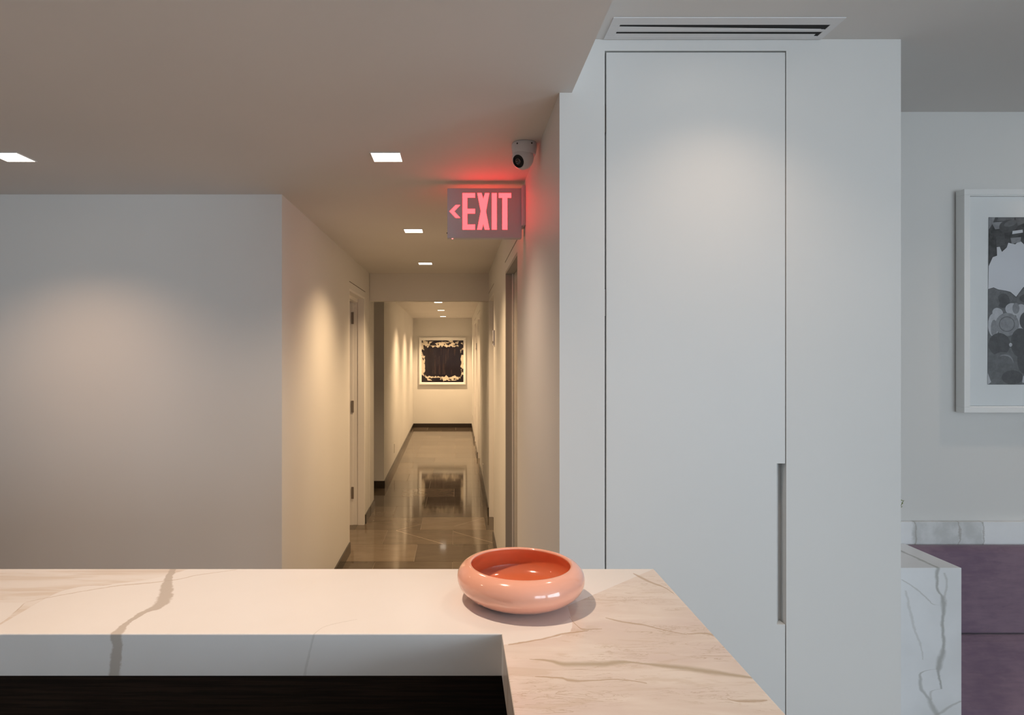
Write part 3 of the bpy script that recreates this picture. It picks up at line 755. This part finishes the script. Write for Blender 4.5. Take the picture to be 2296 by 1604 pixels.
# crowd of hats below
low = [(597, 742), (630, 735), (660, 748), (705, 756), (735, 766), (770, 795), (815, 735), (880, 740), (960, 775), (1080, 745), (1200, 775), (1300, 740), (R1, 765), (R1, 1335), (592, 1335)]
patch(low, 'mid')
ell(690, 815, 40, 45, 'dark'); patch([(600, 760), (650, 770), (668, 830), (630, 890), (597, 880)], 'mid'); ell(850, 800, 60, 30, 'dark')
ell(655, 890, 34, 30, 'pale', 0.5); ell(748, 868, 46, 38, 'pale', 0.2); ell(800, 880, 42, 44, 'pale', -0.3); ell(768, 862, 22, 34, 'grey')
ell(629, 965, 34, 72, 'pale', 0.0); ell(632, 985, 20, 52, 'grey', 0.0)
ell(790, 970, 34, 70, 'pale'); ell(714, 962, 74, 72, 'grey'); ell(712, 960, 50, 48, 'mid'); ell(712, 960, 44, 42, 'grey')
ell(840, 940, 50, 60, 'dark'); ell(665, 1085, 68, 70, 'dark'); ell(795, 1075, 60, 90, 'dark'); ell(735, 1088, 10, 12, 'pale')
ell(686, 1215, 88, 82, 'mid'); ell(700, 1195, 52, 48, 'grey'); ell(690, 1205, 60, 50, 'mid'); ell(745, 1290, 66, 44, 'dark'); ell(825, 1180, 50, 90, 'dark')
patch([(592, 1260), (614, 1320), (592, 1335)], 'pale'); patch([(812, 1280), (822, 1282), (816, 1325), (806, 1320)], 'pale')
random.seed(3)
for i in range(26):
    cx, cy = random.uniform(890, R1-60), random.uniform(830, 1270)
    tn = random.choice(['dark', 'mid', 'grey', 'pale', 'mid']); r = random.uniform(35, 65)
    ell(cx, cy, r, r*0.9, tn); ell(cx, cy, r*0.6, r*0.55, random.choice(['mid', 'grey', 'dark']))
for i in range(14):
    cx, cy = random.uniform(880, R1-70), random.uniform(330, 450)
    ell(cx, cy, random.uniform(20, 55), random.uniform(15, 30), random.choice(['dark', 'mid', 'grey']), random.uniform(-.4, .4))
me = bpy.data.meshes.new('print'); bm.to_mesh(me); bm.free()
po = bpy.data.objects.new('print', me); COL.objects.link(po); po.parent = pf; local(po)
for t_ in names: me.materials.append(T[t_])
# glazing
M_glass = bpy.data.materials.new('picture_glass'); M_glass.use_nodes = True
gn = M_glass.node_tree; gn.nodes.clear()
go = gn.nodes.new('ShaderNodeOutputMaterial'); gm = gn.nodes.new('ShaderNodeMixShader'); gt = gn.nodes.new('ShaderNodeBsdfTransparent'); gg = gn.nodes.new('ShaderNodeBsdfGlossy'); gf = gn.nodes.new('ShaderNodeFresnel')
gg.inputs['Roughness'].default_value = 0.02; gf.inputs['IOR'].default_value = 1.28
gn.links.new(gf.outputs[0], gm.inputs[0]); gn.links.new(gt.outputs[0], gm.inputs[1]); gn.links.new(gg.outputs[0], gm.inputs[2]); gn.links.new(gm.outputs[0], go.inputs[0])
local(boxes('glazing', [(nx0+w+0.004, nx1-w-0.004, FY+0.006, FY+0.0085, nz0+w+0.004, nz1-w-0.004)], M_glass, pf))
local(boxes('window_pane', [(4.515, 4.52, WA+0.06, WB-0.06, WZ0+0.06, WZ1-0.06)], M_glass, win))

local(boxes('window_pane', [(BA+0.06, BB-0.06, -4.225, -4.22, WZ0+0.06, WZ1-0.06)], M_glass, win2))

# ------------------------------------------------------------------ seating niche
M_velvet = mat('mauve_velvet', lin(98, 78, 92), 0.75, spec=0.2, sheen=0.35)
def build_velvet():
    n = NT(M_velvet); p = n.pos()
    big = n.noise(n.scale(p, (3, 3, 3)), 2.0, 4, 0.6)
    br = n.noise(n.scale(p, (6, 30, 30), rot=(0, 0.5, 0)), 2.0, 5, 0.6, 0.5)
    c = n.mix(n.rng(n.math('ADD', n.math('MULTIPLY', big, 0.6), n.math('MULTIPLY', br, 0.4)), 0.35, 0.65), lin(120, 100, 118), lin(140, 118, 132))
    n.color(c)
    n.bump(n.noise(p, 700, 2), 0.25, 0.002)
build_velvet()
ZA = EYE-483*2.216/F        # top of the marble arm
AX = 1.727
arm = empty('marble_block', (1.53, 2.37, 0)); tag(arm, 'white marble block with grey veins beside the mauve bench', 'marble block')
local(boxes('block', [(XE+0.002, AX, 2.216, YW-0.022, 0.0, ZA)], M_marble, arm, 0.0015))
sp = boxes('marble_ledge', [(XE+0.002, 4.48, YW-0.020, YW-0.0005, ZA-0.10, 0.945)], M_marble, None, 0.0012)
tag(sp, 'white marble strip with a grey cloudy patch along the niche wall', 'marble strip')
bn = empty('bench', (2.6, 2.35, 0)); tag(bn, 'mauve velvet bench seat against the niche wall', 'bench')
BX0, BX1 = AX+0.003, 3.4
zs = 0.545
bm = bmesh.new()
prism(bm, [(YW-0.024, zs), (2.425, zs), (2.432, zs+0.16), (2.455, ZA-0.018), (2.470, ZA-0.004), (YW-0.024, ZA-0.001)], BX0, BX1, 'x')
local(obj('back_cushion', bm, M_velvet, bn, 0.008, 3))
bm = bmesh.new()
prism(bm, [(YW-0.024, 0.20), (2.225, 0.20), (2.215, 0.33), (2.235, 0.365), (2.33, 0.45), (2.40, 0.525), (2.422, zs-0.003), (YW-0.024, zs-0.003)], BX0, BX1, 'x')
local(obj('seat_cushion', bm, M_velvet, bn, 0.006, 3))
local(boxes('plinth', [(BX0, BX1, 2.28, YW-0.024, 0.0, 0.20)], M_wood, bn))

# little plant hidden behind the wall edge, one sprig peeking out
M_leaf = mat('sprig_green', (0.22, 0.26, 0.09), 0.5)
pl = empty('potted_plant', (1.585, 2.40, ZA)); tag(pl, 'small green sprig peeking past the edge of the pale wall', 'plant')
bm = bmesh.new(); lathe(bm, [(0, 0), (0.026, 0), (0.030, 0.01), (0.036, 0.06), (0.038, 0.075), (0.035, 0.075), (0.032, 0.06), (0, 0.06)], 28)
obj('pot', bm, M_plastic, pl, smooth=True)
for i, (dx, dy, h) in enumerate(((0.071, 0.0, 0.190), (-0.03, 0.02, 0.20), (0.0, -0.03, 0.22))):
    bm = bmesh.new(); cyl(bm, (0, 0, 0.055), (dx, dy, h), 0.0016, 0.001, 6); st = obj('stem', bm, M_leaf, pl)
    for j in range(5):
        t = 0.62+0.09*j
        c = Vector((dx*t, dy*t, 0.055+(h-0.055)*t)); a = j*2.4
        d = Vector((math.cos(a), math.sin(a)*0.6, 0.35)).normalized(); u = d.orthogonal().normalized()
        bm = bmesh.new()
        v = [bm.verts.new(c), bm.verts.new(c+d*0.007+u*0.003), bm.verts.new(c+d*0.014), bm.verts.new(c+d*0.007-u*0.003), bm.verts.new(c+d*0.007+d.cross(u)*0.0015)]
        for q in ((0, 1, 4), (1, 2, 4), (2, 3, 4), (3, 0, 4)): bm.faces.new([v[x] for x in q])
        obj('leaf', bm, M_leaf, st)

# ------------------------------------------------------------------ corridor fittings
def outlet(x, y, z0, z1, side, label):
    t = empty('wall_outlet', (x, y, z0)); tag(t, label, 'outlet')
    dx = 0.007*side
    bm = bmesh.new(); bx(bm, min(0, dx), max(0, dx), -0.036, 0.036, 0, z1-z0); obj('plate', bm, M_plastic, t, 0.0015)
    for f in (0.28, 0.62):
        bm = bmesh.new(); h = z1-z0; bx(bm, min(dx, dx*1.25), max(dx, dx*1.25), -0.016, 0.016, f*h, (f+0.2)*h); obj('socket', bm, M_trimw, t)
outlet(-0.8873, 9.05, 0.20, 0.33, 1, 'white outlet plate low on the left corridor wall')
outlet(XR, 7.67, 0.15, 0.28, -1, 'white outlet plate low on the right wall past the header')
outlet(XR, 13.1, 0.20, 0.34, -1, 'white outlet plate low on the right wall by the end picture')
def room_sign(y, z0, z1, label):
    t = empty('room_sign', (XR, y, z0)); tag(t, label, 'sign')
    bm = bmesh.new(); bx(bm, -0.012, 0, -0.055, 0.055, 0, z1-z0); obj('plate', bm, M_alu, t, 0.001)
    bm = bmesh.new(); bx(bm, -0.014, -0.012, -0.045, 0.045, 0.015, 0.035); obj('name_strip', bm, M_hinge, t)
room_sign(5.36, 1.66, 1.785, 'small metal plate on the right wall before the header')
room_sign(10.3, 1.64, 1.75, 'small metal plate on the right wall beyond the header')
